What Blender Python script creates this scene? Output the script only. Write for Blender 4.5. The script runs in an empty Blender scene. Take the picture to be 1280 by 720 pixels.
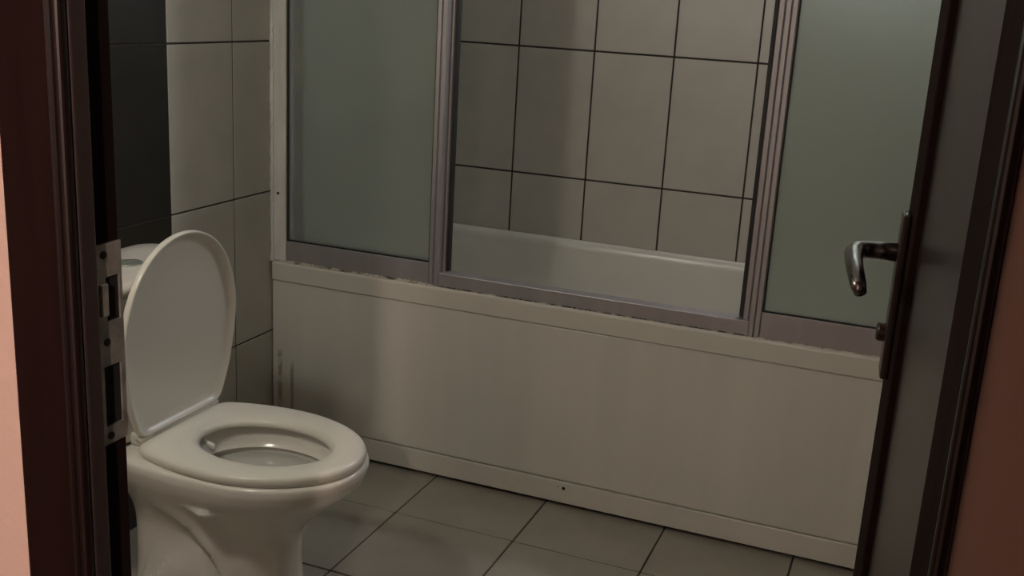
import bpy, bmesh, math, random
from mathutils import Vector, Matrix

random.seed(7)
C = bpy.context.scene
col = C.collection

# ---------------------------------------------------------------- camera
yaw, pitch, roll = 0.3620, 0.2636, 0.0573
fwd = Vector((-math.sin(yaw)*math.cos(pitch), math.cos(yaw)*math.cos(pitch), -math.sin(pitch)))
r0 = Vector((math.cos(yaw), math.sin(yaw), 0)); u0 = r0.cross(fwd)
rgt = math.cos(roll)*r0 + math.sin(roll)*u0
upv = -math.sin(roll)*r0 + math.cos(roll)*u0
cam_d = bpy.data.cameras.new('camera')
cam = bpy.data.objects.new('camera', cam_d); col.objects.link(cam)
M4 = Matrix((rgt, upv, -fwd)).transposed().to_4x4()
M4.translation = Vector((1.6565, -2.4743, 1.2881))
cam.matrix_world = M4
cam_d.sensor_width = 36.0
cam_d.lens = 36.0*1345.15/1280.0
cam_d.clip_start = 0.02
C.camera = cam

# ---------------------------------------------------------------- world and exposure
w = bpy.data.worlds.new('world'); C.world = w
w.use_nodes = True
w.node_tree.nodes['Background'].inputs[0].default_value = (0.8, 0.85, 1.0, 1)
w.node_tree.nodes['Background'].inputs[1].default_value = 0.02
C.view_settings.view_transform = 'Standard'
C.view_settings.look = 'None'
C.view_settings.gamma = 1.0
C.view_settings.use_curve_mapping = False
C.view_settings.exposure = 0.12

# strengths of the lamps (their builders use these)
BATH_LAMP = 99.0      # opal globe on the door wall, over the (unseen) washbasin
BATH_LAMP_POS = (0.40, -1.66, 1.60)
SHOWER_FILL = 62.0      # unseen lamp added over the tub end to brighten right pane and tiles
HALL_LAMP = 1250.0      # warm lamp in the room across the hallway
HALL_LAMP_POS = (1.70, -3.40, 1.75)
HALL_GLOW = 1.1      # glowing pane added behind the camera, to reflect in the frosted glass

# ---------------------------------------------------------------- helpers
def obj(name, bm, mat=None, parent=None, smooth=False, loc=None):
    me = bpy.data.meshes.new(name)
    bm.normal_update()
    bm.to_mesh(me); bm.free()
    return obj_me(name, me, mat, parent, smooth, loc)

def obj_me(name, me, mat=None, parent=None, smooth=False, loc=None):
    o = bpy.data.objects.new(name, me); col.objects.link(o)
    if mat and not me.materials: me.materials.append(mat)
    if smooth:
        for p in me.polygons: p.use_smooth = True
    if parent: o.parent = parent
    if loc: o.location = loc
    return o

def tag(o, label=None, cat=None, group=None, kind=None):
    if label: o['label'] = label
    if cat: o['category'] = cat
    if group: o['group'] = group
    if kind: o['kind'] = kind
    return o

def empty(name, loc=(0, 0, 0), rz=0.0):
    o = bpy.data.objects.new(name, None); col.objects.link(o)
    o.empty_display_size = 0.1
    o.location = loc; o.rotation_euler = (0, 0, rz)
    return o

def add_box(bm, a, b, bevel=0.0, seg=1):
    t = bmesh.new()
    bmesh.ops.create_cube(t, size=1.0)
    for v in t.verts:
        v.co = Vector([(a[i]+b[i])/2 + v.co[i]*(b[i]-a[i]) for i in range(3)])
    if bevel > 0:
        bmesh.ops.bevel(t, geom=t.edges[:], offset=bevel, segments=seg, profile=0.5, affect='EDGES')
    join(bm, t)

def join(bm, t):
    me = bpy.data.meshes.new('tmp'); t.to_mesh(me); t.free()
    bm.from_mesh(me); bpy.data.meshes.remove(me)

def box(name, a, b, mat, parent=None, bevel=0.0, seg=1, smooth=False):
    bm = bmesh.new(); add_box(bm, a, b, bevel, seg)
    o = obj(name, bm, mat, parent, smooth)
    return o

def add_loft(bm, rings, cap0=True, cap1=True, closed=True):
    vs = [[bm.verts.new(p) for p in r] for r in rings]
    n = len(vs[0])
    for i in range(len(vs)-1):
        for j in range(n if closed else n-1):
            k = (j+1) % n
            bm.faces.new((vs[i][j], vs[i][k], vs[i+1][k], vs[i+1][j]))
    if cap0: bm.faces.new(list(reversed(vs[0])))
    if cap1: bm.faces.new(vs[-1])
    return vs

def fixn(bm):
    bmesh.ops.recalc_face_normals(bm, faces=bm.faces[:])

def add_tube(bm, pts, rad, n=14, flat=1.0, caps=True):
    pts = [Vector(p) for p in pts]
    rads = rad if isinstance(rad, (list, tuple)) else [rad]*len(pts)
    rings = []
    prev = None
    for i, p in enumerate(pts):
        d = (pts[min(i+1, len(pts)-1)] - pts[max(i-1, 0)]).normalized()
        ref = Vector((0, 0, 1)) if abs(d.z) < 0.95 else Vector((1, 0, 0))
        if prev is not None: ref = prev
        s = d.cross(ref)
        s.normalize(); t = s.cross(d).normalized(); prev = t
        rings.append([p + (s*math.cos(a)*flat + t*math.sin(a))*rads[i] for a in [2*math.pi*k/n for k in range(n)]])
    add_loft(bm, rings, caps, caps)
    fixn(bm)

def add_disc(bm, c, axis, r, h, n=24):
    """short round body from c along axis"""
    c = Vector(c); axis = Vector(axis).normalized()
    e = min(h*0.3, r*0.3)
    add_tube(bm, [c, c+axis*(h-e), c+axis*(h-0.3*e), c+axis*h], [r, r, r-0.35*e, r-e], n)

# ---------------------------------------------------------------- materials
def mat(name, color=(0.8, 0.8, 0.8), rough=0.5, metal=0.0, spec=0.5, noise=None, bump=None, coat=0.0):
    """noise=(scale, amount, detail, stretch) value variation; bump=(scale, strength)"""
    m = bpy.data.materials.new(name); m.use_nodes = True
    nt = m.node_tree; b = nt.nodes['Principled BSDF']
    b.inputs['Base Color'].default_value = (*color, 1)
    b.inputs['Roughness'].default_value = rough
    b.inputs['Metallic'].default_value = metal
    b.inputs['Specular IOR Level'].default_value = spec
    b.inputs['Coat Weight'].default_value = coat
    b.inputs['Coat Roughness'].default_value = 0.15
    tc = nt.nodes.new('ShaderNodeTexCoord')
    if noise:
        sc, amt, det, st = noise
        mp = nt.nodes.new('ShaderNodeMapping'); mp.inputs['Scale'].default_value = st
        nt.links.new(tc.outputs['Object'], mp.inputs['Vector'])
        n = nt.nodes.new('ShaderNodeTexNoise'); n.inputs['Scale'].default_value = sc; n.inputs['Detail'].default_value = det
        nt.links.new(mp.outputs[0], n.inputs['Vector'])
        mr = nt.nodes.new('ShaderNodeMapRange')
        mr.inputs['From Min'].default_value = 0.3; mr.inputs['From Max'].default_value = 0.7
        mr.inputs['To Min'].default_value = 1-amt; mr.inputs['To Max'].default_value = 1+amt
        nt.links.new(n.outputs['Fac'], mr.inputs['Value'])
        mx = nt.nodes.new('ShaderNodeVectorMath'); mx.operation = 'SCALE'
        mx.inputs[0].default_value = color
        nt.links.new(mr.outputs[0], mx.inputs['Scale'])
        nt.links.new(mx.outputs[0], b.inputs['Base Color'])
    if bump:
        n2 = nt.nodes.new('ShaderNodeTexNoise'); n2.inputs['Scale'].default_value = bump[0]; n2.inputs['Detail'].default_value = 4
        nt.links.new(tc.outputs['Object'], n2.inputs['Vector'])
        bp = nt.nodes.new('ShaderNodeBump'); bp.inputs['Strength'].default_value = bump[1]; bp.inputs['Distance'].default_value = 0.002
        nt.links.new(n2.outputs['Fac'], bp.inputs['Height'])
        nt.links.new(bp.outputs[0], b.inputs['Normal'])
    return m

def emit(name, color, strength):
    m = bpy.data.materials.new(name); m.use_nodes = True
    b = m.node_tree.nodes['Principled BSDF']
    b.inputs['Base Color'].default_value = (0.9, 0.9, 0.9, 1)
    b.inputs['Emission Color'].default_value = (*color, 1)
    b.inputs['Emission Strength'].default_value = strength
    return m

ONE = (1, 1, 1)
m_tile = mat('beige_tile', (0.455, 0.435, 0.385), 0.40, noise=(9, 0.05, 3, (1, 1, 1)), bump=(160, 0.12))
m_dark_tile = mat('dark_tile', (0.015, 0.012, 0.009), 0.35, noise=(12, 0.15, 3, ONE), bump=(160, 0.12))
m_floor_tile = mat('floor_tile', (0.335, 0.31, 0.26), 0.38, noise=(7, 0.09, 4, ONE), bump=(60, 0.1))
m_grout = mat('grout', (0.045, 0.035, 0.028), 0.9, noise=(30, 0.35, 3, ONE))
m_floor_grout = mat('floor_grout', (0.055, 0.046, 0.038), 0.9, noise=(30, 0.3, 3, ONE))
m_ceramic = mat('white_ceramic', (0.75, 0.71, 0.65), 0.16, spec=0.5, noise=(4, 0.02, 2, ONE))
m_seat = mat('white_seat_plastic', (0.74, 0.705, 0.63), 0.28, noise=(5, 0.02, 2, ONE))
m_acrylic = mat('white_acrylic', (0.60, 0.58, 0.52), 0.25, noise=(6, 0.03, 3, ONE))
m_alu = mat('satin_aluminium', (0.38, 0.36, 0.365), 0.42, metal=0.55, noise=(14, 0.08, 3, (1, 1, 0.15)))
m_white_profile = mat('white_painted_profile', (0.60, 0.60, 0.57), 0.45, noise=(25, 0.12, 4, (1, 1, 0.3)))
m_black = mat('black_rubber', (0.012, 0.011, 0.011), 0.6)
m_hole = mat('dark_hole', (0.008, 0.006, 0.005), 0.9)
m_chrome = mat('worn_chrome', (0.62, 0.61, 0.58), 0.22, metal=1.0, noise=(40, 0.15, 3, ONE))
m_brown_metal = mat('dark_bronze_metal', (0.055, 0.038, 0.033), 0.32, metal=0.7)
m_button = mat('dull_chrome', (0.36, 0.38, 0.33), 0.35, metal=0.6)
m_lever = mat('dark_chrome', (0.22, 0.20, 0.19), 0.25, metal=1.0)
m_steel = mat('scuffed_steel', (0.50, 0.47, 0.44), 0.38, metal=0.75, noise=(60, 0.3, 4, ONE))
m_wood = mat('maroon_varnished_wood', (0.0095, 0.0032, 0.0028), 0.36, coat=0.12, noise=(5, 0.35, 5, (6, 6, 0.35)))
m_door_wood = mat('dark_door_wood', (0.016, 0.0085, 0.0075), 0.8, spec=0.04, noise=(5, 0.3, 5, (6, 6, 0.35)))
m_door_panel = mat('dark_door_panel_wood', (0.022, 0.014, 0.012), 0.30, spec=0.35, noise=(5, 0.3, 5, (6, 6, 0.35)))
m_jamb = mat('jamb_wood_sheen_tone', (0.045, 0.030, 0.028), 0.30, noise=(5, 0.3, 5, (6, 6, 0.35)))  # left door stop: paler tone stands in for the grey reflected in it
m_pink = mat('pink_wall_paint', (0.46, 0.315, 0.268), 0.75, bump=(90, 0.3))
m_plaster = mat('white_plaster', (0.70, 0.68, 0.63), 0.85)
m_hall_ceiling = mat('dull_hall_ceiling', (0.20, 0.18, 0.17), 0.85)
m_hall_floor = mat('hall_floor', (0.12, 0.08, 0.06), 0.45, noise=(4, 0.2, 4, (1, 5, 1)))
m_water = mat('toilet_water', (0.50, 0.50, 0.46), 0.05, spec=0.8)

# frosted glass: scattering body with a satin front
def frosted():
    m = bpy.data.materials.new('frosted_glass'); m.use_nodes = True
    nt = m.node_tree; nt.nodes.clear()
    out = nt.nodes.new('ShaderNodeOutputMaterial')
    b = nt.nodes.new('ShaderNodeBsdfPrincipled')
    b.inputs['Base Color'].default_value = (0.74, 0.785, 0.745, 1); b.inputs['Roughness'].default_value = 0.5
    b.inputs['IOR'].default_value = 1.35; b.inputs['Transmission Weight'].default_value = 0.9
    tc = nt.nodes.new('ShaderNodeTexCoord'); n = nt.nodes.new('ShaderNodeTexNoise')
    n.inputs['Scale'].default_value = 220; n.inputs['Detail'].default_value = 2
    bp = nt.nodes.new('ShaderNodeBump'); bp.inputs['Strength'].default_value = 0.15; bp.inputs['Distance'].default_value = 0.001
    nt.links.new(tc.outputs['Object'], n.inputs['Vector']); nt.links.new(n.outputs['Fac'], bp.inputs['Height'])
    nt.links.new(bp.outputs[0], b.inputs['Normal'])
    nt.links.new(b.outputs[0], out.inputs[0])
    return m
m_frost = frosted()

# silicone bead with mildew
def caulk(name, p0, p1):
    m = mat(name, (0.5, 0.48, 0.42), 0.6)
    nt = m.node_tree; b = nt.nodes['Principled BSDF']
    tc = nt.nodes.new('ShaderNodeTexCoord')
    n = nt.nodes.new('ShaderNodeTexNoise'); n.inputs['Scale'].default_value = 28; n.inputs['Detail'].default_value = 8
    cr = nt.nodes.new('ShaderNodeValToRGB')
    cr.color_ramp.elements[0].position = p0; cr.color_ramp.elements[0].color = (0.035, 0.026, 0.018, 1)
    cr.color_ramp.elements[1].position = p1; cr.color_ramp.elements[1].color = (0.50, 0.47, 0.41, 1)
    nt.links.new(tc.outputs['Object'], n.inputs['Vector']); nt.links.new(n.outputs['Fac'], cr.inputs[0])
    nt.links.new(cr.outputs[0], b.inputs['Base Color'])
    return m
m_caulk = caulk('mildewed_silicone', 0.36, 0.50)
m_caulk_dark = caulk('black_mildewed_silicone', 0.47, 0.62)

# apron: acrylic with faint vertical streaks and two brown glue marks near its left end
def apron():
    m = mat('apron_acrylic', (0.62, 0.60, 0.53), 0.30)
    nt = m.node_tree; b = nt.nodes['Principled BSDF']; L = nt.links.new
    tc = nt.nodes.new('ShaderNodeTexCoord'); sep = nt.nodes.new('ShaderNodeSeparateXYZ'); L(tc.outputs['Object'], sep.inputs[0])
    def math_(op, a, b_=None, c=None):
        n = nt.nodes.new('ShaderNodeMath'); n.operation = op
        for i, x in enumerate((a, b_, c)):
            if x is None: continue
            if isinstance(x, (int, float)): n.inputs[i].default_value = x
            else: L(x, n.inputs[i])
        return n.outputs[0]
    def noise_(sc, st, det=3):
        mp = nt.nodes.new('ShaderNodeMapping'); mp.inputs['Scale'].default_value = st; L(tc.outputs['Object'], mp.inputs['Vector'])
        n = nt.nodes.new('ShaderNodeTexNoise'); n.inputs['Scale'].default_value = sc; n.inputs['Detail'].default_value = det
        L(mp.outputs[0], n.inputs['Vector']); return n.outputs['Fac']
    def band(v, c, hw, soft):      # 1 inside |v-c|<hw
        return math_('SMOOTH_MIN', math_('MAXIMUM', math_('DIVIDE', math_('SUBTRACT', hw, math_('ABSOLUTE', math_('SUBTRACT', v, c))), soft), 0.0), 1.0, 0.1)
    x, z = sep.outputs[0], sep.outputs[2]
    wob = noise_(30, (1, 1, 1))
    xw = math_('MULTIPLY_ADD', wob, 0.006, x)
    s1 = math_('MULTIPLY', band(xw, 0.031, 0.009, 0.004), band(z, 0.18, 0.115, 0.02))
    s2 = math_('MULTIPLY', band(xw, 0.071, 0.0075, 0.004), band(z, 0.15, 0.115, 0.03))
    n1 = math_('GREATER_THAN', noise_(60, (1, 1, 0.6), 4), 0.46)
    s1 = math_('MULTIPLY', s1, math_('MULTIPLY_ADD', n1, 0.55, 0.3))
    st = math_('MULTIPLY_ADD', noise_(14, (1, 1, 0.08), 3), 0.18, 0.91)
    base = nt.nodes.new('ShaderNodeVectorMath'); base.operation = 'SCALE'; base.inputs[0].default_value = (0.61, 0.595, 0.54); L(st, base.inputs['Scale'])
    mx1 = nt.nodes.new('ShaderNodeMix'); mx1.data_type = 'RGBA'; L(s1, mx1.inputs[0]); L(base.outputs[0], mx1.inputs[6]); mx1.inputs[7].default_value = (0.30, 0.25, 0.17, 1)
    mx2 = nt.nodes.new('ShaderNodeMix'); mx2.data_type = 'RGBA'; L(math_('MULTIPLY', s2, 0.75), mx2.inputs[0]); L(mx1.outputs[2], mx2.inputs[6]); mx2.inputs[7].default_value = (0.24, 0.215, 0.175, 1)
    L(mx2.outputs[2], b.inputs['Base Color'])
    return m
m_apron = apron()

# ---------------------------------------------------------------- room shell
XR, YB, YF, H = 1.80, 0.7735, -1.79, 2.45     # right wall, back wall, inner face of the door wall, height
T = 0.008                                      # tile thickness; grout lies 2 mm behind the tile face

floor = tag(box('floor', (-0.01, -1.84, -0.06), (XR+0.01, 0.80, -0.0025), m_floor_grout), 'grey beige tiled bathroom floor with dark joints', 'floor', kind='structure')
wall_left = tag(box('wall_left', (-0.12, -1.85, -0.0025), (-0.0025, 0.85, H), m_grout), 'beige tiled wall behind the toilet with a black tile stripe', 'wall', kind='structure')
wall_back = tag(box('wall_back', (-0.0025, YB+0.0025, -0.0025), (XR+0.0025, YB+0.12, H), m_grout), 'beige tiled wall along the far side of the bathtub', 'wall', kind='structure')
wall_right = tag(box('wall_right', (XR+0.0025, -1.85, -0.0025), (XR+0.12, 0.85, H), m_grout), 'beige tiled wall behind the open door', 'wall', kind='structure')
tag(box('ceiling', (-0.12, -1.85, H), (XR+0.12, 0.90, H+0.06), m_plaster), 'white bathroom ceiling', 'ceiling', kind='structure')

tile_cache = {}
def tile(parent, mt, axis, a0, a1, b0, b1, face, sign, gap):
    """axis: normal axis; a/b: extents on the two other axes (in order x,y,z); face: outer plane"""
    g = gap
    da, db = round(a1-a0-2*g, 4), round(b1-b0-2*g, 4)
    if da < 0.008 or db < 0.008: return
    key = (axis, sign, da, db, mt.name)
    if key not in tile_cache:
        lo = [0, 0, 0]; hi = [0, 0, 0]
        o = [i for i in range(3) if i != axis]
        lo[o[0]], hi[o[0]] = -da/2, da/2; lo[o[1]], hi[o[1]] = -db/2, db/2
        lo[axis], hi[axis] = (-T, 0) if sign > 0 else (0, T)
        bm = bmesh.new(); add_box(bm, lo, hi, 0.0012)
        me = bpy.data.meshes.new('tile'); bm.to_mesh(me); bm.free(); me.materials.append(mt)
        tile_cache[key] = me
    o = [i for i in range(3) if i != axis]
    loc = [0, 0, 0]; loc[o[0]] = (a0+a1)/2; loc[o[1]] = (b0+b1)/2
    loc[axis] = face + random.uniform(-0.0004, 0.0004)
    ob = obj_me('tile', tile_cache[key], None, parent, loc=loc)
    ob.rotation_euler = [random.uniform(-0.0012, 0.0012) if i != axis else 0 for i in range(3)]
    return ob

def cuts(lo, hi, start, step):
    k = math.ceil((lo-start)/step - 1e-6); c = [lo]
    while start+k*step < hi-1e-4:
        v = start+k*step
        if v > lo+1e-4: c.append(v)
        k += 1
    return c+[hi]
zc = cuts(0.0, H, 0.3414, 0.40)
# back wall
xc = cuts(0.0, XR, 0.4032, 0.25)
for i in range(len(xc)-1):
    for j in range(len(zc)-1):
        if zc[j+1] < 0.45: continue            # behind the tub
        tile(wall_back, m_tile, 1, xc[i], xc[i+1], zc[j], zc[j+1], YB, -1, 0.0028)
# left wall: two columns of dark tiles beside the toilet
yc = cuts(-1.79, YB, -0.417, 0.25)
for i in range(len(yc)-1):
    dark = -0.93 < (yc[i]+yc[i+1])/2 < -0.42
    for j in range(len(zc)-1):
        tile(wall_left, m_dark_tile if dark else m_tile, 0, yc[i], yc[i+1], zc[j], zc[j+1], 0.0, 1, 0.0022)
# right wall
for i in range(len(yc)-1):
    for j in range(len(zc)-1):
        tile(wall_right, m_tile, 0, yc[i], yc[i+1], zc[j], zc[j+1], XR, -1, 0.0022)
# floor
xf = cuts(0.0, XR, 0.5211, 0.3231)
yf = cuts(-1.83, 0.03, -0.2234, 0.3231)
for i in range(len(xf)-1):
    for j in range(len(yf)-1):
        tile(floor, m_floor_tile, 2, xf[i], xf[i+1], yf[j], yf[j+1], 0.0, 1, 0.0022)

# ---------------------------------------------------------------- door wall, frame, hallway
XL, XS = 1.057, 1.6920          # inner faces of the door stops, left and right
YH = -1.85                       # hallway face of the casing
def wall_with_opening(name, x0, x1, y0, y1, ox0, ox1, oz, h, m, label):
    bm = bmesh.new()
    add_box(bm, (x0, y0, -0.0025), (ox0, y1, h)); add_box(bm, (ox1, y0, -0.0025), (x1, y1, h)); add_box(bm, (ox0, y0, oz), (ox1, y1, h))
    return tag(obj(name, bm, m), label, 'wall', kind='structure')
wf = wall_with_opening('wall_front', -1.2, 2.9, -1.840, YF, XL-0.05, XS+0.0105, 2.08, H, m_pink, 'pink painted hallway wall around the bathroom doorway')

def frame_side(name, s, x, label):
    """s=+1: left jamb (opening lies towards +x)"""
    o = empty(name, (x, YH, 0.0)); tag(o, label, 'door frame', kind='structure')
    def pb(nm, xa, xb, ya, yb, z0, z1, m, bev=0.003, seg=2, parent=o):
        xa, xb = sorted((xa*s, xb*s))
        return box(nm, (xa, ya, z0), (xb, yb, z1), m, parent, bev, seg)
    # casing: flat board with a rounded inner edge
    if s > 0: pb('casing', -0.064, -0.008, 0.0, 0.0095, 0.0, 2.12, m_wood, 0.004, 3)
    pb('casing_bead', -0.0095, 0.0, 0.001, 0.012, 0.0, 2.06, m_wood, 0.0045, 4)
    pb('door_stop', -0.05 if s > 0 else -0.010, 0.0, 0.012, 0.030, 0.0, 2.06, m_jamb if s > 0 else m_door_wood, 0.002, 2)
    if s > 0: pb('jamb', -0.05, -0.010, 0.030, 0.066, 0.0, 2.06, m_door_wood, 0.0015, 1)
    return o
trim_1 = frame_side('trim_1', 1, XL, 'maroon wooden door frame upright on the left with a steel strike plate')
trim_2 = frame_side('trim_2', -1, XS, 'dark wooden door frame upright on the right beside the hinges')
head = tag(empty('trim_3', (0, 0, 0)), 'maroon wooden head of the door frame above the doorway', 'door frame', kind='structure')
box('casing', (XL-0.064, YH, 2.062), (XS+0.0095, YH+0.0095, 2.12), m_wood, head, 0.003)
box('door_stop', (XL-0.05, YH+0.012, 2.062), (XS+0.010, YF, 2.08), m_door_wood, head)

# strike plate on the rebate of the left jamb (local to trim_1)
bm = bmesh.new()
px0, px1 = -0.0102, -0.0080        # thickness
ya, yb = 0.0305, 0.0655
zs0, zs1 = 0.905, 1.078
def sp(y0, y1, z0, z1): add_box(bm, (px0, y0, z0), (px1, y1, z1))
h1, h2 = (1.012, 1.050), (0.921, 0.974)
sp(ya, yb, h1[1], zs1); sp(ya, yb, h2[1], h1[0]); sp(ya, yb, zs0, h2[0])
for hz, sl, sr in ((h1, 0.016, 0.003), (h2, 0.010, 0.005)):
    sp(ya, ya+sl, *hz); sp(yb-sr, yb, *hz)
# lip folded towards the bathroom and a raised front edge
add_box(bm, (px0, ya-0.0005, zs0), (px1+0.0025, ya+0.0022, zs1), 0.0006)
bmesh.ops.remove_doubles(bm, verts=bm.verts[:], dist=1e-5)
plate = tag(obj('strike_plate', bm, m_steel, trim_1), 'scuffed steel strike plate with two slots')
for hz, sl, sr in ((h1, 0.016, 0.003), (h2, 0.010, 0.005)):
    box('bolt_slot', (px0-0.0, ya+sl, hz[0]), (px0+0.0004, yb-sr, hz[1]), m_hole, plate)
bm = bmesh.new(); add_box(bm, (px1, ya+0.006, 1.018), (px1+0.004, ya+0.015, 1.046), 0.0015, 2); obj('latch_lip', bm, m_steel, plate)
for z in (1.069, 0.995, 0.912):
    bm = bmesh.new(); add_disc(bm, (px1-0.0004, (ya+yb)/2-0.003, z), (1, 0, 0), 0.0035, 0.0012, 12); obj('screw', bm, m_brown_metal, plate)

# open door leaf, hinged on the right, swung into the bathroom
Hn, Fr = Vector((1.6965, -1.792, 0)), Vector((1.6440, -1.135, 0))
LW = (Fr-Hn).length
door = empty('door_1', Hn, math.atan2(Fr.y-Hn.y, Fr.x-Hn.x))
tag(door, 'dark wooden bathroom door standing open at the right edge', 'door', kind='structure')
DT = 0.038; RS = 0.0085
def dbox(nm, x0, x1, z0, z1, y0=-DT, y1=0.0, m=m_door_wood, bev=0.002):
    return box(nm, (x0, y0, z0), (x1, y1, z1), m, door, bev, 2)
HS, LS = 0.105, 0.115
dbox('hinge_stile', 0, HS, 0.012, 2.045); dbox('lock_stile', LW-LS, LW, 0.012, 2.045)
dbox('rail', HS, LW-LS, 0.012, 0.14); dbox('rail', HS, LW-LS, 1.94, 2.045)
tag(dbox('panel', HS, LW-LS, 0.14, 1.94, -DT+RS, -RS, m_door_panel, 0), 'glossier sunken panel')
for z in (0.25, 1.02, 1.8):
    bm = bmesh.new(); add_tube(bm, [(0.004, -DT-0.0045, z-0.04), (0.004, -DT-0.0045, z+0.04)], 0.005, 12); obj('hinge', bm, m_brown_metal, door)
def handle(side):
    s = 1 if side > 0 else -1
    y0 = 0.0 if side > 0 else -DT
    xc_ = LW-0.052
    bm = bmesh.new(); add_box(bm, (xc_-0.021, min(y0, y0+s*0.0095), 0.882), (xc_+0.021, max(y0, y0+s*0.0095), 1.077), 0.003, 2)
    hp = tag(obj('handle_plate', bm, m_brown_metal, door), 'dark bronze plate of the door handle')
    bm = bmesh.new()
    pts = [(xc_, y0+s*0.009, 1.030), (xc_, y0+s*0.030, 1.030), (xc_-0.002, y0+s*0.044, 1.030), (xc_-0.010, y0+s*0.053, 1.030), (xc_-0.022, y0+s*0.057, 1.028),
           (xc_-0.05, y0+s*0.057, 1.026), (xc_-0.08, y0+s*0.056, 1.025), (xc_-0.105, y0+s*0.054, 1.022), (xc_-0.122, y0+s*0.051, 1.015), (xc_-0.130, y0+s*0.048, 1.009)]
    add_tube(bm, pts, [0.011, 0.010, 0.010, 0.0105, 0.0105, 0.010, 0.0095, 0.009, 0.0085, 0.0065], 16)
    tag(obj('lever', bm, m_lever, hp, True), 'dark chrome lever curving back towards the hinges')
    bm = bmesh.new(); add_disc(bm, (xc_, y0+s*0.0095, 0.934), (0, s, 0), 0.011, 0.010, 16); obj('lock_cylinder', bm, m_brown_metal, hp)
handle(1); handle(-1)

# hallway behind the photographer, with the lit room across it
HB = -2.75
tag(box('floor_hall', (-1.2, -5.0, -0.06), (2.9, -1.845, -0.003), m_hall_floor), 'brown hallway floor outside the frame', 'floor', kind='structure')
tag(box('ceiling_hall', (-1.2, -5.0, H), (2.9, -1.855, H+0.06), m_hall_ceiling), 'grey hallway ceiling outside the frame', 'ceiling', kind='structure')
wall_with_opening('wall_hall_blocker', -1.2, 2.9, HB-0.10, HB, 0.90, 1.48, 2.1, H, m_pink, 'unseen pink wall added behind the photographer, its opening narrowing the lamp light')  # added to block the hall lamp; its opening leaves a band of light
tag(box('wall_hall_left', (-1.3, -5.0, 0), (-1.2, -1.79, H), m_pink), 'pink wall at the left end of the hallway', 'wall', kind='structure')
tag(box('wall_hall_right', (2.9, -5.0, 0), (3.0, -1.79, H), m_pink), 'pink wall at the right end of the hallway', 'wall', kind='structure')
tag(box('wall_hall_far', (-1.2, -5.1, 0), (2.9, -5.0, H), m_plaster), 'white far wall of the room across the hallway', 'wall', kind='structure')
wn = tag(empty('glow_pane_1', (1.15, -4.99, 1.72)), 'unseen glowing pane added across the hallway to reflect in the frosted glass', 'window', kind='structure')
box('glow_pane_frame', (-0.50, -0.02, -0.40), (-0.44, 0.02, 0.40), m_white_profile, wn); box('glow_pane_frame', (0.44, -0.02, -0.40), (0.50, 0.02, 0.40), m_white_profile, wn)
box('glow_pane_frame', (-0.44, -0.02, 0.34), (0.44, 0.02, 0.40), m_white_profile, wn); box('glow_pane_frame', (-0.44, -0.02, -0.40), (0.44, 0.02, -0.34), m_white_profile, wn)
box('glow_pane', (-0.44, -0.01, -0.34), (0.44, 0.0, 0.34), emit('added_pane_glow', (0.86, 0.94, 1.0), HALL_GLOW), wn)

# ---------------------------------------------------------------- lamps
def sphere(bm, c, r, u=20, v=12, sz=1.0):
    bmesh.ops.create_uvsphere(bm, u_segments=u, v_segments=v, radius=r, matrix=Matrix.Translation(c) @ Matrix.Diagonal((1, 1, sz, 1)))
lp = tag(empty('wall_lamp', (BATH_LAMP_POS[0], YF, BATH_LAMP_POS[2])), 'opal globe lamp on the door wall of the bathroom, outside the frame', 'lamp')
dy = BATH_LAMP_POS[1]-YF
bm = bmesh.new(); add_disc(bm, (0, 0.0, 0), (0, 1, 0), 0.05, 0.02); obj('wall_base', bm, m_chrome, lp)
bm = bmesh.new(); add_tube(bm, [(0, 0.015, 0), (0, dy-0.056, 0)], 0.012); obj('arm', bm, m_chrome, lp)
bm = bmesh.new(); sphere(bm, (0, dy, 0), 0.06); obj('globe', bm, emit('bath_lamp_glow', (0.98, 1.0, 0.89), BATH_LAMP), lp, True)

sl = tag(empty('shower_fill_lamp', (1.47, YB, 1.85)), 'unseen round lamp added high over the bathtub to brighten the right pane and tiles', 'lamp')
sl.rotation_euler = (-math.pi/2, 0, 0)
bm = bmesh.new(); add_disc(bm, (0, 0, 0), (0, 0, -1), 0.12, 0.03, 32); obj('lamp_base', bm, m_white_profile, sl)
bm = bmesh.new(); add_disc(bm, (0, 0, -0.03), (0, 0, -1), 0.10, 0.04, 32); obj('diffuser', bm, emit('shower_fill_glow', (0.93, 0.97, 1.05), SHOWER_FILL), sl, True)

hl = tag(empty('pendant_lamp', (HALL_LAMP_POS[0], HALL_LAMP_POS[1], H)), 'warm globe pendant in the room across the hallway, outside the frame', 'lamp')
bm = bmesh.new(); add_disc(bm, (0, 0, 0), (0, 0, -1), 0.05, 0.02); obj('ceiling_rose', bm, m_white_profile, hl)
dz = HALL_LAMP_POS[2]-H
bm = bmesh.new(); add_tube(bm, [(0, 0, -0.015), (0, 0, dz+0.05)], 0.004, 8); obj('cord', bm, m_black, hl)
bm = bmesh.new(); sphere(bm, (0, 0, dz), 0.055); obj('globe', bm, emit('hall_lamp_glow', (1.0, 0.78, 0.66), HALL_LAMP), hl, True)

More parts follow.
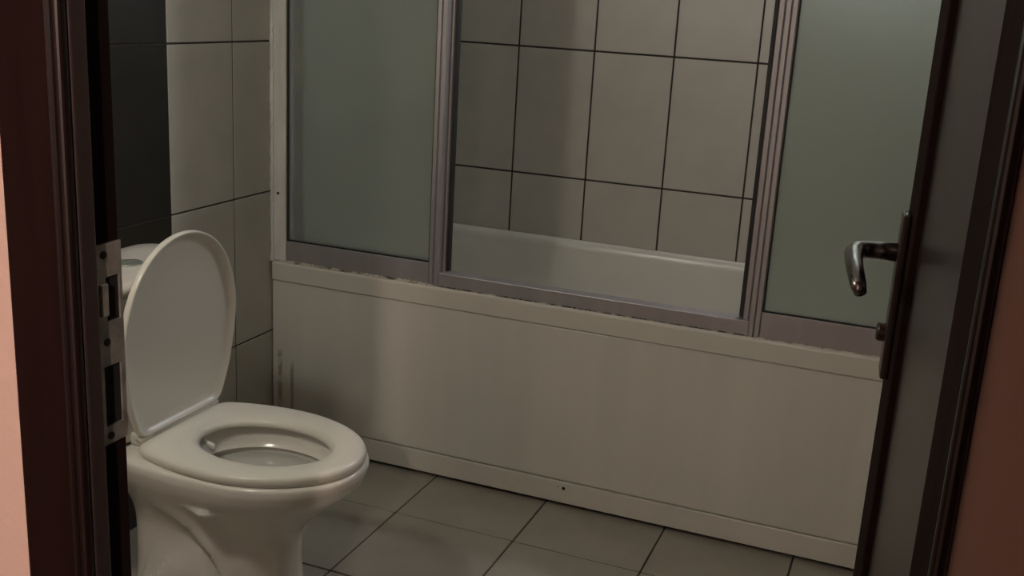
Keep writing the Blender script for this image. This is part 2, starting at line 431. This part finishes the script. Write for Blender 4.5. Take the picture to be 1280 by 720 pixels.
# ---------------------------------------------------------------- bathtub
TZ = 0.546
tub = tag(empty('bathtub', (0, 0, 0)), 'built-in white bathtub with a plain front panel under the shower screen', 'bathtub')
TX0, TX1, TY0, TY1 = 0.003, XR-0.003, -0.008, YB-0.002
def rrect(x0, x1, y0, y1, r, z, n=8):
    p = []
    for cx, cy, a0 in ((x1-r, y1-r, 0), (x0+r, y1-r, 90), (x0+r, y0+r, 180), (x1-r, y0+r, 270)):
        for k in range(n+1):
            a = math.radians(a0+90*k/n)
            p.append(Vector((cx+r*math.cos(a), cy+r*math.sin(a), z)))
    return p
bm = bmesh.new()
o_ = 0.004
rings = [rrect(TX0+o_, TX1-o_, TY0+o_, TY1, 0.006, 0.4925), rrect(TX0, TX1, TY0, TY1, 0.008, 0.495), rrect(TX0, TX1, TY0, TY1, 0.008, TZ-0.007),
         rrect(TX0+0.001, TX1-0.001, TY0+0.001, TY1, 0.008, TZ-0.0035), rrect(TX0+0.005, TX1-0.005, TY0+0.005, TY1-0.002, 0.01, TZ),
         rrect(0.07, XR-0.07, 0.064, YB-0.014, 0.07, TZ), rrect(0.076, XR-0.076, 0.070, YB-0.018, 0.07, TZ-0.003),
         rrect(0.083, XR-0.083, 0.077, YB-0.024, 0.075, TZ-0.014), rrect(0.0855, XR-0.0855, 0.0785, YB-0.0265, 0.076, TZ-0.03), rrect(0.10, XR-0.10, 0.088, YB-0.038, 0.09, TZ-0.12),
         rrect(0.14, XR-0.13, 0.105, YB-0.060, 0.11, TZ-0.26), rrect(0.18, XR-0.16, 0.125, YB-0.085, 0.13, TZ-0.345),
         rrect(0.22, XR-0.19, 0.165, YB-0.125, 0.13, TZ-0.385), rrect(0.30, XR-0.28, 0.24, YB-0.21, 0.1, TZ-0.397)]
add_loft(bm, rings, False, True); fixn(bm)
for f in bm.faces:
    pass
tb = obj('tub_shell', bm, m_acrylic, tub, True)
for p_ in tb.data.polygons:
    if p_.center.y < 0.06: p_.use_smooth = False
# solidify downwards so the shell has thickness
sm = tb.modifiers.new('solid', 'SOLIDIFY'); sm.thickness = 0.004; sm.offset = -1
# front panel: main sheet, thin reveal, set-back foot strip
bm = bmesh.new()
add_box(bm, (TX0, 0.0, 0.077), (TX1, 0.018, 0.4915), 0.004, 2)
fp = tag(obj('front_panel', bm, m_apron, tub), 'flat white front panel with brown glue marks at its left end')
bm = bmesh.new(); add_box(bm, (TX0, 0.0010, 0.013), (TX1, 0.018, 0.0745), 0.0035, 2); add_box(bm, (TX0, 0.008, 0.07), (TX1, 0.018, 0.08))
fs = obj('foot_strip', bm, m_acrylic, fp)
bm = bmesh.new(); add_disc(bm, (0.895, 0.0013, 0.056), (0, -1, 0), 0.0048, 0.0007, 14); obj('screw_hole', bm, m_hole, fp)
bm = bmesh.new(); add_disc(bm, (0.880, 0.0013, 0.0575), (0, -1, 0), 0.0016, 0.0006, 10); obj('screw_hole', bm, m_hole, fp)
for x in (0.25, 0.9, 1.55):
    bm = bmesh.new(); add_tube(bm, [(x, 0.12, 0.0), (x, 0.12, 0.155)], 0.018, 12); obj('foot', bm, m_steel, tub)
bm = bmesh.new(); add_disc(bm, (1.45, 0.40, TZ-0.398), (0, 0, 1), 0.03, 0.004, 20); obj('drain', bm, m_chrome, tub)

# ---------------------------------------------------------------- shower screen
ST = 1.98
scr = tag(empty('shower_screen', (0, 0, TZ)), 'aluminium framed shower screen with frosted side panes on the tub rim', 'shower screen')
def sbox(nm, x0, x1, y0, y1, z0, z1, m=m_alu, bev=0.0015, parent=scr, off=TZ):
    return box(nm, (x0, y0, z0-off), (x1, y1, z1-off), m, parent, bev, 2)
def fluted(nm, x0, x1, y0, y1, z0, z1, ribs, m=m_alu, parent=scr, off=TZ):
    """profile with rounded ribs on its front"""
    bm = bmesh.new()
    prof = [Vector((x0, y1, 0)), Vector((x0, y0+0.004, 0))]
    wd = (x1-x0)/ribs
    for k in range(ribs):
        for t in (0.0, 0.18, 0.5, 0.82, 1.0):
            prof.append(Vector((x0+wd*(k+t), y0+0.005*(0 if 0.1 < t < 0.9 else 1), 0)))
    prof += [Vector((x1, y1, 0))]
    clean = [prof[0]]
    for p in prof[1:]:
        if (p-clean[-1]).length > 1e-5: clean.append(p)
    add_loft(bm, [[p+Vector((0, 0, z0-off)) for p in clean], [p+Vector((0, 0, z1-off)) for p in clean]]); fixn(bm)
    return obj(nm, bm, m, parent)
tag(sbox('wall_profile', 0.003, 0.046, 0.000, 0.030, TZ, ST, m_white_profile), 'off-white upright fixed to the tiled wall')
sbox('wall_profile', XR-0.043, XR-0.003, 0.000, 0.030, TZ, ST, m_white_profile)
sbox('bottom_rail', 0.046, 0.482, 0.002, 0.022, TZ, 0.606)
sbox('bottom_rail', 1.347, XR-0.043, 0.002, 0.022, TZ, 0.609)
sbox('bottom_track', 0.508, 1.325, 0.004, 0.046, TZ, 0.582)
sbox('top_rail', 0.046, XR-0.043, 0.000, 0.046, ST-0.05, ST)
fluted('upright', 0.482, 0.512, -0.001, 0.023, TZ, ST-0.05, 2)
fluted('upright', 1.319, 1.347, -0.001, 0.023, TZ, ST-0.05, 2)
def pane(nm, x0, x1, z0, z1, y, parent=scr, off=TZ):
    g = sbox(nm, x0, x1, y, y+0.005, z0, z1, m_frost, 0, parent, off)
    tag(g, 'greenish frosted glass pane')
    # black rubber beading all round
    bm = bmesh.new(); e = 0.0035
    for a, b in (((x0, y-0.003, z0), (x1, y+0.006, z0+e)), ((x0, y-0.003, z0+e), (x0+e, y+0.006, z1)), ((x1-e, y-0.003, z0+e), (x1, y+0.006, z1))):
        add_box(bm, (a[0], a[1], a[2]-off), (b[0], b[1], b[2]-off))
    obj('rubber_beading', bm, m_black, g)
pane('pane', 0.046, 0.482, 0.606, ST-0.05, 0.010)
pane('pane', 1.347, XR-0.043, 0.609, ST-0.05, 0.010)
bm = bmesh.new(); add_disc(bm, (0.022, 0.0005, 0.737-TZ), (0, -1, 0), 0.0042, 0.0012, 12); obj('screw', bm, m_hole, scr)
# silicone beads with mildew: along the rail and in the wall corner
def bead(nm, p0, p1, n, r, m, seed, amp, parent=scr):
    rd = random.Random(seed); bm = bmesh.new(); pts = []; rr = []
    for i in range(n+1):
        t = i/n; p = Vector(p0).lerp(Vector(p1), t); pts.append(p); rr.append(r*(1+amp*rd.uniform(-0.7, 1)))
    add_tube(bm, pts, rr, 6)
    return obj(nm, bm, m, parent)
bead('silicone_bead', (0.004, 0.001, 0.0006), (0.50, 0.001, 0.0006), 260, 0.0042, m_caulk, 3, 0.7)
bead('silicone_bead', (0.50, 0.003, 0.0), (1.34, 0.003, 0.0), 320, 0.0020, m_caulk_dark, 4, 0.7)
bead('silicone_bead', (1.34, 0.001, 0.0), (1.78, 0.001, 0.0), 160, 0.0022, m_caulk, 5, 0.6)
bead('wall_bead', (0.004, -0.001, 0.0), (0.004, -0.001, ST-TZ), 120, 0.005, m_white_profile, 6, 0.5)

# sliding leaves pushed behind the fixed panes
def slider(x0, x1, open_right, label):
    s = tag(empty('sliding_shower_panel', ((x0+x1)/2, 0.035, 0.582)), label, 'shower panel', group='sliding leaves of the shower screen')
    c = (x0+x1)/2
    def q(nm, a, b, y0, y1, z0, z1, m=m_alu, bev=0.0015): return box(nm, (a-c, y0-0.035, z0-0.582), (b-c, y1-0.035, z1-0.582), m, s, bev, 2)
    ed = x1 if open_right else x0; d = -1 if open_right else 1
    # leading stile with ribs and black magnetic seal
    a, b = sorted((ed+d*0.009, ed+d*0.040))
    f = fluted('stile', a-c, b-c, 0.0245-0.035, 0.044-0.035, 0.0, ST-0.06-0.582, 2, m_alu, s, 0.0)
    a, b = sorted((ed, ed+d*0.009))
    tag(q('magnetic_seal', a, b, 0.027, 0.043, 0.584, ST-0.06, m_black, 0.001), 'black rubber seal')
    o2 = x0 if open_right else x1
    a, b = sorted((o2, o2-d*0.025)); q('stile', a, b, 0.025, 0.044, 0.582, ST-0.06)
    ga, gb = sorted((ed+d*0.040, o2-d*0.025))
    q('rail', ga, gb, 0.025, 0.044, 0.584, 0.606); q('rail', ga, gb, 0.025, 0.044, ST-0.09, ST-0.06)
    tag(q('pane', ga, gb, 0.033, 0.037, 0.606, ST-0.09, m_frost, 0), 'greenish frosted glass pane')
    return s
slider(0.055, 0.529, True, 'sliding frosted shower panel pushed behind the left fixed pane')
slider(1.291, 1.745, False, 'sliding frosted shower panel pushed behind the right fixed pane')

# ---------------------------------------------------------------- toilet
TY = -0.806
wc = tag(empty('toilet', (0.0, TY, 0.0)), 'white close-coupled toilet with raised lid and seat down beside the bathtub', 'toilet')
def egg(cx, af, ab, hw, z, xb=None, n=96, e=2.0, eb=2.0):
    """outline: half ellipse forwards af, backwards ab, half width hw; cut off flat at x=xb with rounded corners"""
    P = []
    for k in range(n):
        a = 2*math.pi*k/n
        ca, sa = math.cos(a), math.sin(a)
        ee = e if ca >= 0 else eb
        x = cx + (af if ca >= 0 else ab)*math.copysign(abs(ca)**(2/ee), ca)
        y = hw*math.copysign(abs(sa)**(2/ee), sa)
        if xb is not None and x < xb:
            x = xb - 0.004*(1-min(1, (xb-x)/0.05))
        P.append(Vector((x, y, z)))
    return P
def interp(tab, z):
    for i in range(len(tab)-1):
        if tab[i][0] <= z <= tab[i+1][0]:
            t = (z-tab[i][0])/(tab[i+1][0]-tab[i][0])
            # smooth (catmull-rom) interpolation
            p0 = tab[max(i-1, 0)]; p1 = tab[i]; p2 = tab[i+1]; p3 = tab[min(i+2, len(tab)-1)]
            out = []
            for j in range(1, len(p1)):
                m1 = (p2[j]-p0[j])/max(p2[0]-p0[0], 1e-6)*(p2[0]-p1[0]); m2 = (p3[j]-p1[j])/max(p3[0]-p1[0], 1e-6)*(p2[0]-p1[0])
                out.append((2*t**3-3*t*t+1)*p1[j]+(t**3-2*t*t+t)*m1+(-2*t**3+3*t*t)*p2[j]+(t**3-t*t)*m2)
            return out
    return list(tab[-1][1:])
# z, back x, front x, half width, widest x
BODY = [(0.0, 0.235, 0.625, 0.118, 0.42), (0.03, 0.24, 0.618, 0.113, 0.42), (0.10, 0.245, 0.602, 0.106, 0.41), (0.18, 0.245, 0.596, 0.102, 0.40), (0.235, 0.243, 0.602, 0.106, 0.42),
        (0.275, 0.238, 0.632, 0.122, 0.45), (0.315, 0.225, 0.676, 0.145, 0.47), (0.35, 0.205, 0.717, 0.165, 0.49), (0.378, 0.19, 0.733, 0.174, 0.49), (0.392, 0.187, 0.735, 0.174, 0.49)]
CURVE = [(0.33, 0.318), (0.385, 0.295), (0.440, 0.262), (0.478, 0.222), (0.498, 0.175), (0.506, 0.11), (0.508, 0.05), (0.508, 0.0)]
def curve_dist(x, z):
    best = (9, 0, 0)
    for i in range(len(CURVE)-1):
        a = Vector(CURVE[i]); b = Vector(CURVE[i+1]); p = Vector((x, z))
        t = max(0, min(1, (p-a).dot(b-a)/(b-a).length_squared)); q = a.lerp(b, t)
        d = (p-q).length
        if d < best[0]:
            n = Vector((-(b-a).y, (b-a).x))      # towards the front
            best = (d, 1 if (p-q).dot(n) > 0 else -1, (i+t)/(len(CURVE)-1))
    return best
bm = bmesh.new()
NZ, NA = 84, 200
rings = []
for i in range(NZ+1):
    z = 0.392*i/NZ
    bx, fx, hw, cx = interp(BODY, z)
    ring = egg(cx, fx-cx, cx-bx, hw, z, n=NA, e=2.15, eb=3.2)
    for p in ring:
        side = abs(p.y)/hw
        if side > 0.45:
            d, sgn, s = curve_dist(p.x, z)
            wgt = min(1, (side-0.45)/0.3)
            # proud trap body behind the curve, groove just in front of it
            off = 0.0
            x_ = d*sgn
            if x_ >= 0:
                off -= 0.026*math.exp(-(x_/0.032)**2)
            else:
                off -= 0.026*math.exp(-(x_/0.007)**2)
                off += 0.022*(1-math.exp(-(x_/0.02)**2))*min(1, max(0, (0.33-z)/0.16))
            fade = min(1, s/0.40)**1.5
            off *= fade
            # oval recess high on the side
            ex, ez = (p.x-0.492)/0.022, (z-0.322+0.10*(p.x-0.492))/0.008
            rr = ex*ex+ez*ez
            if rr < 4: off -= 0.016*math.exp(-(rr**2)*0.9)
            p.y += math.copysign(off*wgt, p.y)
    rings.append(ring)
# rounded rim and inner bowl
bx, fx, hw, cx = BODY[-1][1:]
def inner(af, ab, hw_, z, cx_=0.52): return egg(cx_, af, ab, hw_, z, n=NA, e=2.1)
rings.append(egg(cx, fx-cx-0.002, cx-bx-0.002, hw-0.002, 0.396, n=NA, e=2.15, eb=3.2))
rings.append(egg(cx, fx-cx-0.007, cx-bx-0.007, hw-0.007, 0.3985, n=NA, e=2.15, eb=3.2))
rings.append(inner(0.157, 0.152, 0.124, 0.3985)); rings.append(inner(0.152, 0.147, 0.119, 0.395)); rings.append(inner(0.150, 0.145, 0.117, 0.372))
rings.append(inner(0.144, 0.139, 0.112, 0.360)); rings.append(inner(0.139, 0.134, 0.107, 0.356)); rings.append(inner(0.138, 0.133, 0.106, 0.3545)); rings.append(inner(0.144, 0.139, 0.112, 0.3535))
rings.append(inner(0.143, 0.138, 0.111, 0.340)); rings.append(inner(0.12, 0.12, 0.09, 0.318)); rings.append(inner(0.10, 0.10, 0.08, 0.29)); rings.append(inner(0.065, 0.062, 0.048, 0.22))
add_loft(bm, rings, True, True); fixn(bm)
bowl = obj('bowl', bm, m_ceramic, wc, True)
# water
bm = bmesh.new(); add_loft(bm, [egg(0.52, 0.139, 0.134, 0.107, 0.339, n=48), egg(0.52, 0.141, 0.136, 0.109, 0.344, n=48)], True, True); obj('water', bm, m_water, wc)
# bidet nozzle at the back of the bowl
bm = bmesh.new(); add_tube(bm, [(0.375, 0.0, 0.385), (0.392, 0.0, 0.384), (0.399, 0.0, 0.381), (0.402, 0.0, 0.376)], [0.0055, 0.0055, 0.006, 0.004], 12); tag(obj('bidet_nozzle', bm, m_seat, wc, True), 'small white spray nozzle at the back of the bowl')
# shelf that carries the tank
bm = bmesh.new()
def rr2(x0, x1, hw_, r, z): return rrect(x0, x1, -hw_, hw_, r, z, 6)
add_loft(bm, [rr2(0.05, 0.36, 0.110, 0.05, 0.345), rr2(0.03, 0.37, 0.130, 0.05, 0.358), rr2(0.018, 0.375, 0.156, 0.05, 0.372), rr2(0.014, 0.375, 0.164, 0.045, 0.388), rr2(0.016, 0.37, 0.160, 0.045, 0.394), rr2(0.020, 0.36, 0.156, 0.04, 0.3965)]); fixn(bm)
obj('tank_shelf', bm, m_ceramic, wc, True)
# tank
bm = bmesh.new()
add_loft(bm, [rr2(0.10, 0.262, 0.165, 0.03, 0.4035), rr2(0.092, 0.268, 0.170, 0.032, 0.411), rr2(0.084, 0.276, 0.178, 0.035, 0.53), rr2(0.078, 0.283, 0.183, 0.035, 0.702), rr2(0.080, 0.281, 0.181, 0.035, 0.707)]); fixn(bm)
tank = obj('tank', bm, m_ceramic, wc, True, (0.015, 0, 0)); tank.scale = (1, 1, 0.995)
bm = bmesh.new()
add_loft(bm, [rr2(0.080, 0.284, 0.184, 0.036, 0.7105), rr2(0.073, 0.290, 0.189, 0.04, 0.714), rr2(0.073, 0.290, 0.189, 0.04, 0.724), rr2(0.077, 0.286, 0.186, 0.04, 0.731), rr2(0.090, 0.274, 0.174, 0.04, 0.735), rr2(0.13, 0.235, 0.13, 0.04, 0.737)]); fixn(bm)
tl = obj('tank_lid', bm, m_ceramic, tank, True)
bm = bmesh.new(); add_disc(bm, (0.190, 0.0, 0.7365), (0, 0, 1), 0.027, 0.004, 28); add_box(bm, (0.1895, -0.024, 0.7403), (0.1905, 0.024, 0.7412)); tag(obj('flush_button', bm, m_button, tank, False), 'round chrome flush button')
# seat ring
def ringmesh(bm, outer, inn, z0, z1):
    """rounded ring lofted round its section"""
    n = len(outer)
    sec = []
    def lerp(t, z, ): return [Vector((o.x+(i.x-o.x)*t, o.y+(i.y-o.y)*t, z)) for o, i in zip(outer, inn)]
    hgt = z1-z0
    prof = [(0.03, z0), (0.0, z0+0.3*hgt), (0.0, z0+0.55*hgt), (0.03, z0+0.8*hgt), (0.10, z1-0.06*hgt), (0.22, z1), (0.6, z1-0.02*hgt), (0.84, z1-0.10*hgt), (0.95, z1-0.32*hgt), (1.0, z1-0.62*hgt), (0.985, z0+0.08*hgt), (0.95, z0)]
    rg = [lerp(t, z) for t, z in prof]; rg.append(rg[0])
    vs = [[bm.verts.new(p) for p in r] for r in rg[:-1]]; vs.append(vs[0])
    for i in range(len(vs)-1):
        for j in range(n):
            k = (j+1) % n
            bm.faces.new((vs[i][j], vs[i][k], vs[i+1][k], vs[i+1][j]))
    fixn(bm)
NS = 128
def seat_outline(xb, n=NS):
    """egg with flat back edge; sampled by angle about (0.53,0)"""
    out = []
    for k in range(n):
        a = 2*math.pi*k/n; d = Vector((math.cos(a), math.sin(a)))
        lo, hi = 0.0, 0.6
        for _ in range(40):
            m_ = (lo+hi)/2; x = 0.53+d.x*m_; y = d.y*m_
            ax = 0.232 if x > 0.50 else 0.290
            ins = ((x-0.50)/ax)**2+(y/0.172)**2 < 1
            # soft cut at the back
            if x < xb: ins = False
            if ins: lo = m_
            else: hi = m_
        out.append(Vector((0.53+d.x*lo, d.y*lo, 0)))
    # relax the corners
    for _ in range(2):
        out = [out[i]*0.5+(out[i-1]+out[(i+1) % n])*0.25 for i in range(n)]
    return out
def seat_hole(n=NS):
    return [Vector((0.523+0.137*math.cos(2*math.pi*k/n), 0.099*math.sin(2*math.pi*k/n), 0)) for k in range(n)]
bm = bmesh.new(); ringmesh(bm, seat_outline(0.322), seat_hole(), 0.4005, 0.4215)
seat = obj('seat', bm, m_seat, wc, True)
for x, y in ((0.66, 0.085), (0.66, -0.085), (0.42, 0.115), (0.42, -0.115)):
    bm = bmesh.new(); add_disc(bm, (x, y, 0.3985), (0, 0, 1), 0.010, 0.0035, 12); obj('bumper', bm, m_seat, seat)
# raised lid: shallow dish standing on its back edge
def lid_outline(s, n=NS):
    c = []
    for p in seat_outline(0.296):
        c.append(Vector((0.0, p.y*1.0*(1-0.10*max(0, (p.x-0.50)/0.23)*(1-max(0, (p.x-0.50)/0.23))), 0.637+(p.x-0.50)*(0.775 if p.x > 0.5 else 1.04))))
    return c
LX = 0.315
cen = Vector((0, 0, 0.62))
def lid_ring(scale_in, x):
    """outline moved inwards by scale_in metres"""
    base = lid_outline(0); n = len(base); out = []
    for i in range(n):
        t = (base[(i+1) % n]-base[i-1]); nrm = Vector((0, -t.z, t.y)).normalized()
        if nrm.dot(cen-base[i]) < 0: nrm = -nrm
        q = base[i]+nrm*scale_in
        out.append(Vector((x, q.y, q.z)))
    return out
bm = bmesh.new()
rg = [lid_ring(0.06, LX-0.006), lid_ring(0.020, LX-0.0058), lid_ring(0.006, LX-0.004), lid_ring(0.001, LX), lid_ring(0.0, LX+0.004), lid_ring(0.0010, LX+0.0115), lid_ring(0.003, LX+0.0130),
      lid_ring(0.006, LX+0.0120), lid_ring(0.011, LX+0.006), lid_ring(0.017, LX+0.001), lid_ring(0.026, LX-0.001), lid_ring(0.06, LX-0.0015)]
for r_ in rg:
    for q_ in r_: q_.x += 0.020*(q_.z-0.425)/0.40       # stands a touch forward
add_loft(bm, rg, True, True); fixn(bm)
lid = obj('lid', bm, m_seat, wc, True)
# hinges
for s in (-1, 1):
    bm = bmesh.new(); add_box(bm, (0.280, s*0.088-0.016, 0.3985), (0.318, s*0.088+0.016, 0.4245), 0.006, 3); 
    add_disc(bm, (0.318, s*0.120, 0.4215), (0, -s, 0), 0.0085, 0.032, 14)
    obj('hinge', bm, m_seat, wc, True)
bm = bmesh.new(); add_tube(bm, [(0.318, -0.105, 0.4185), (0.318, 0.105, 0.4185)], 0.009, 12); obj('hinge_bar', bm, m_seat, wc, True)
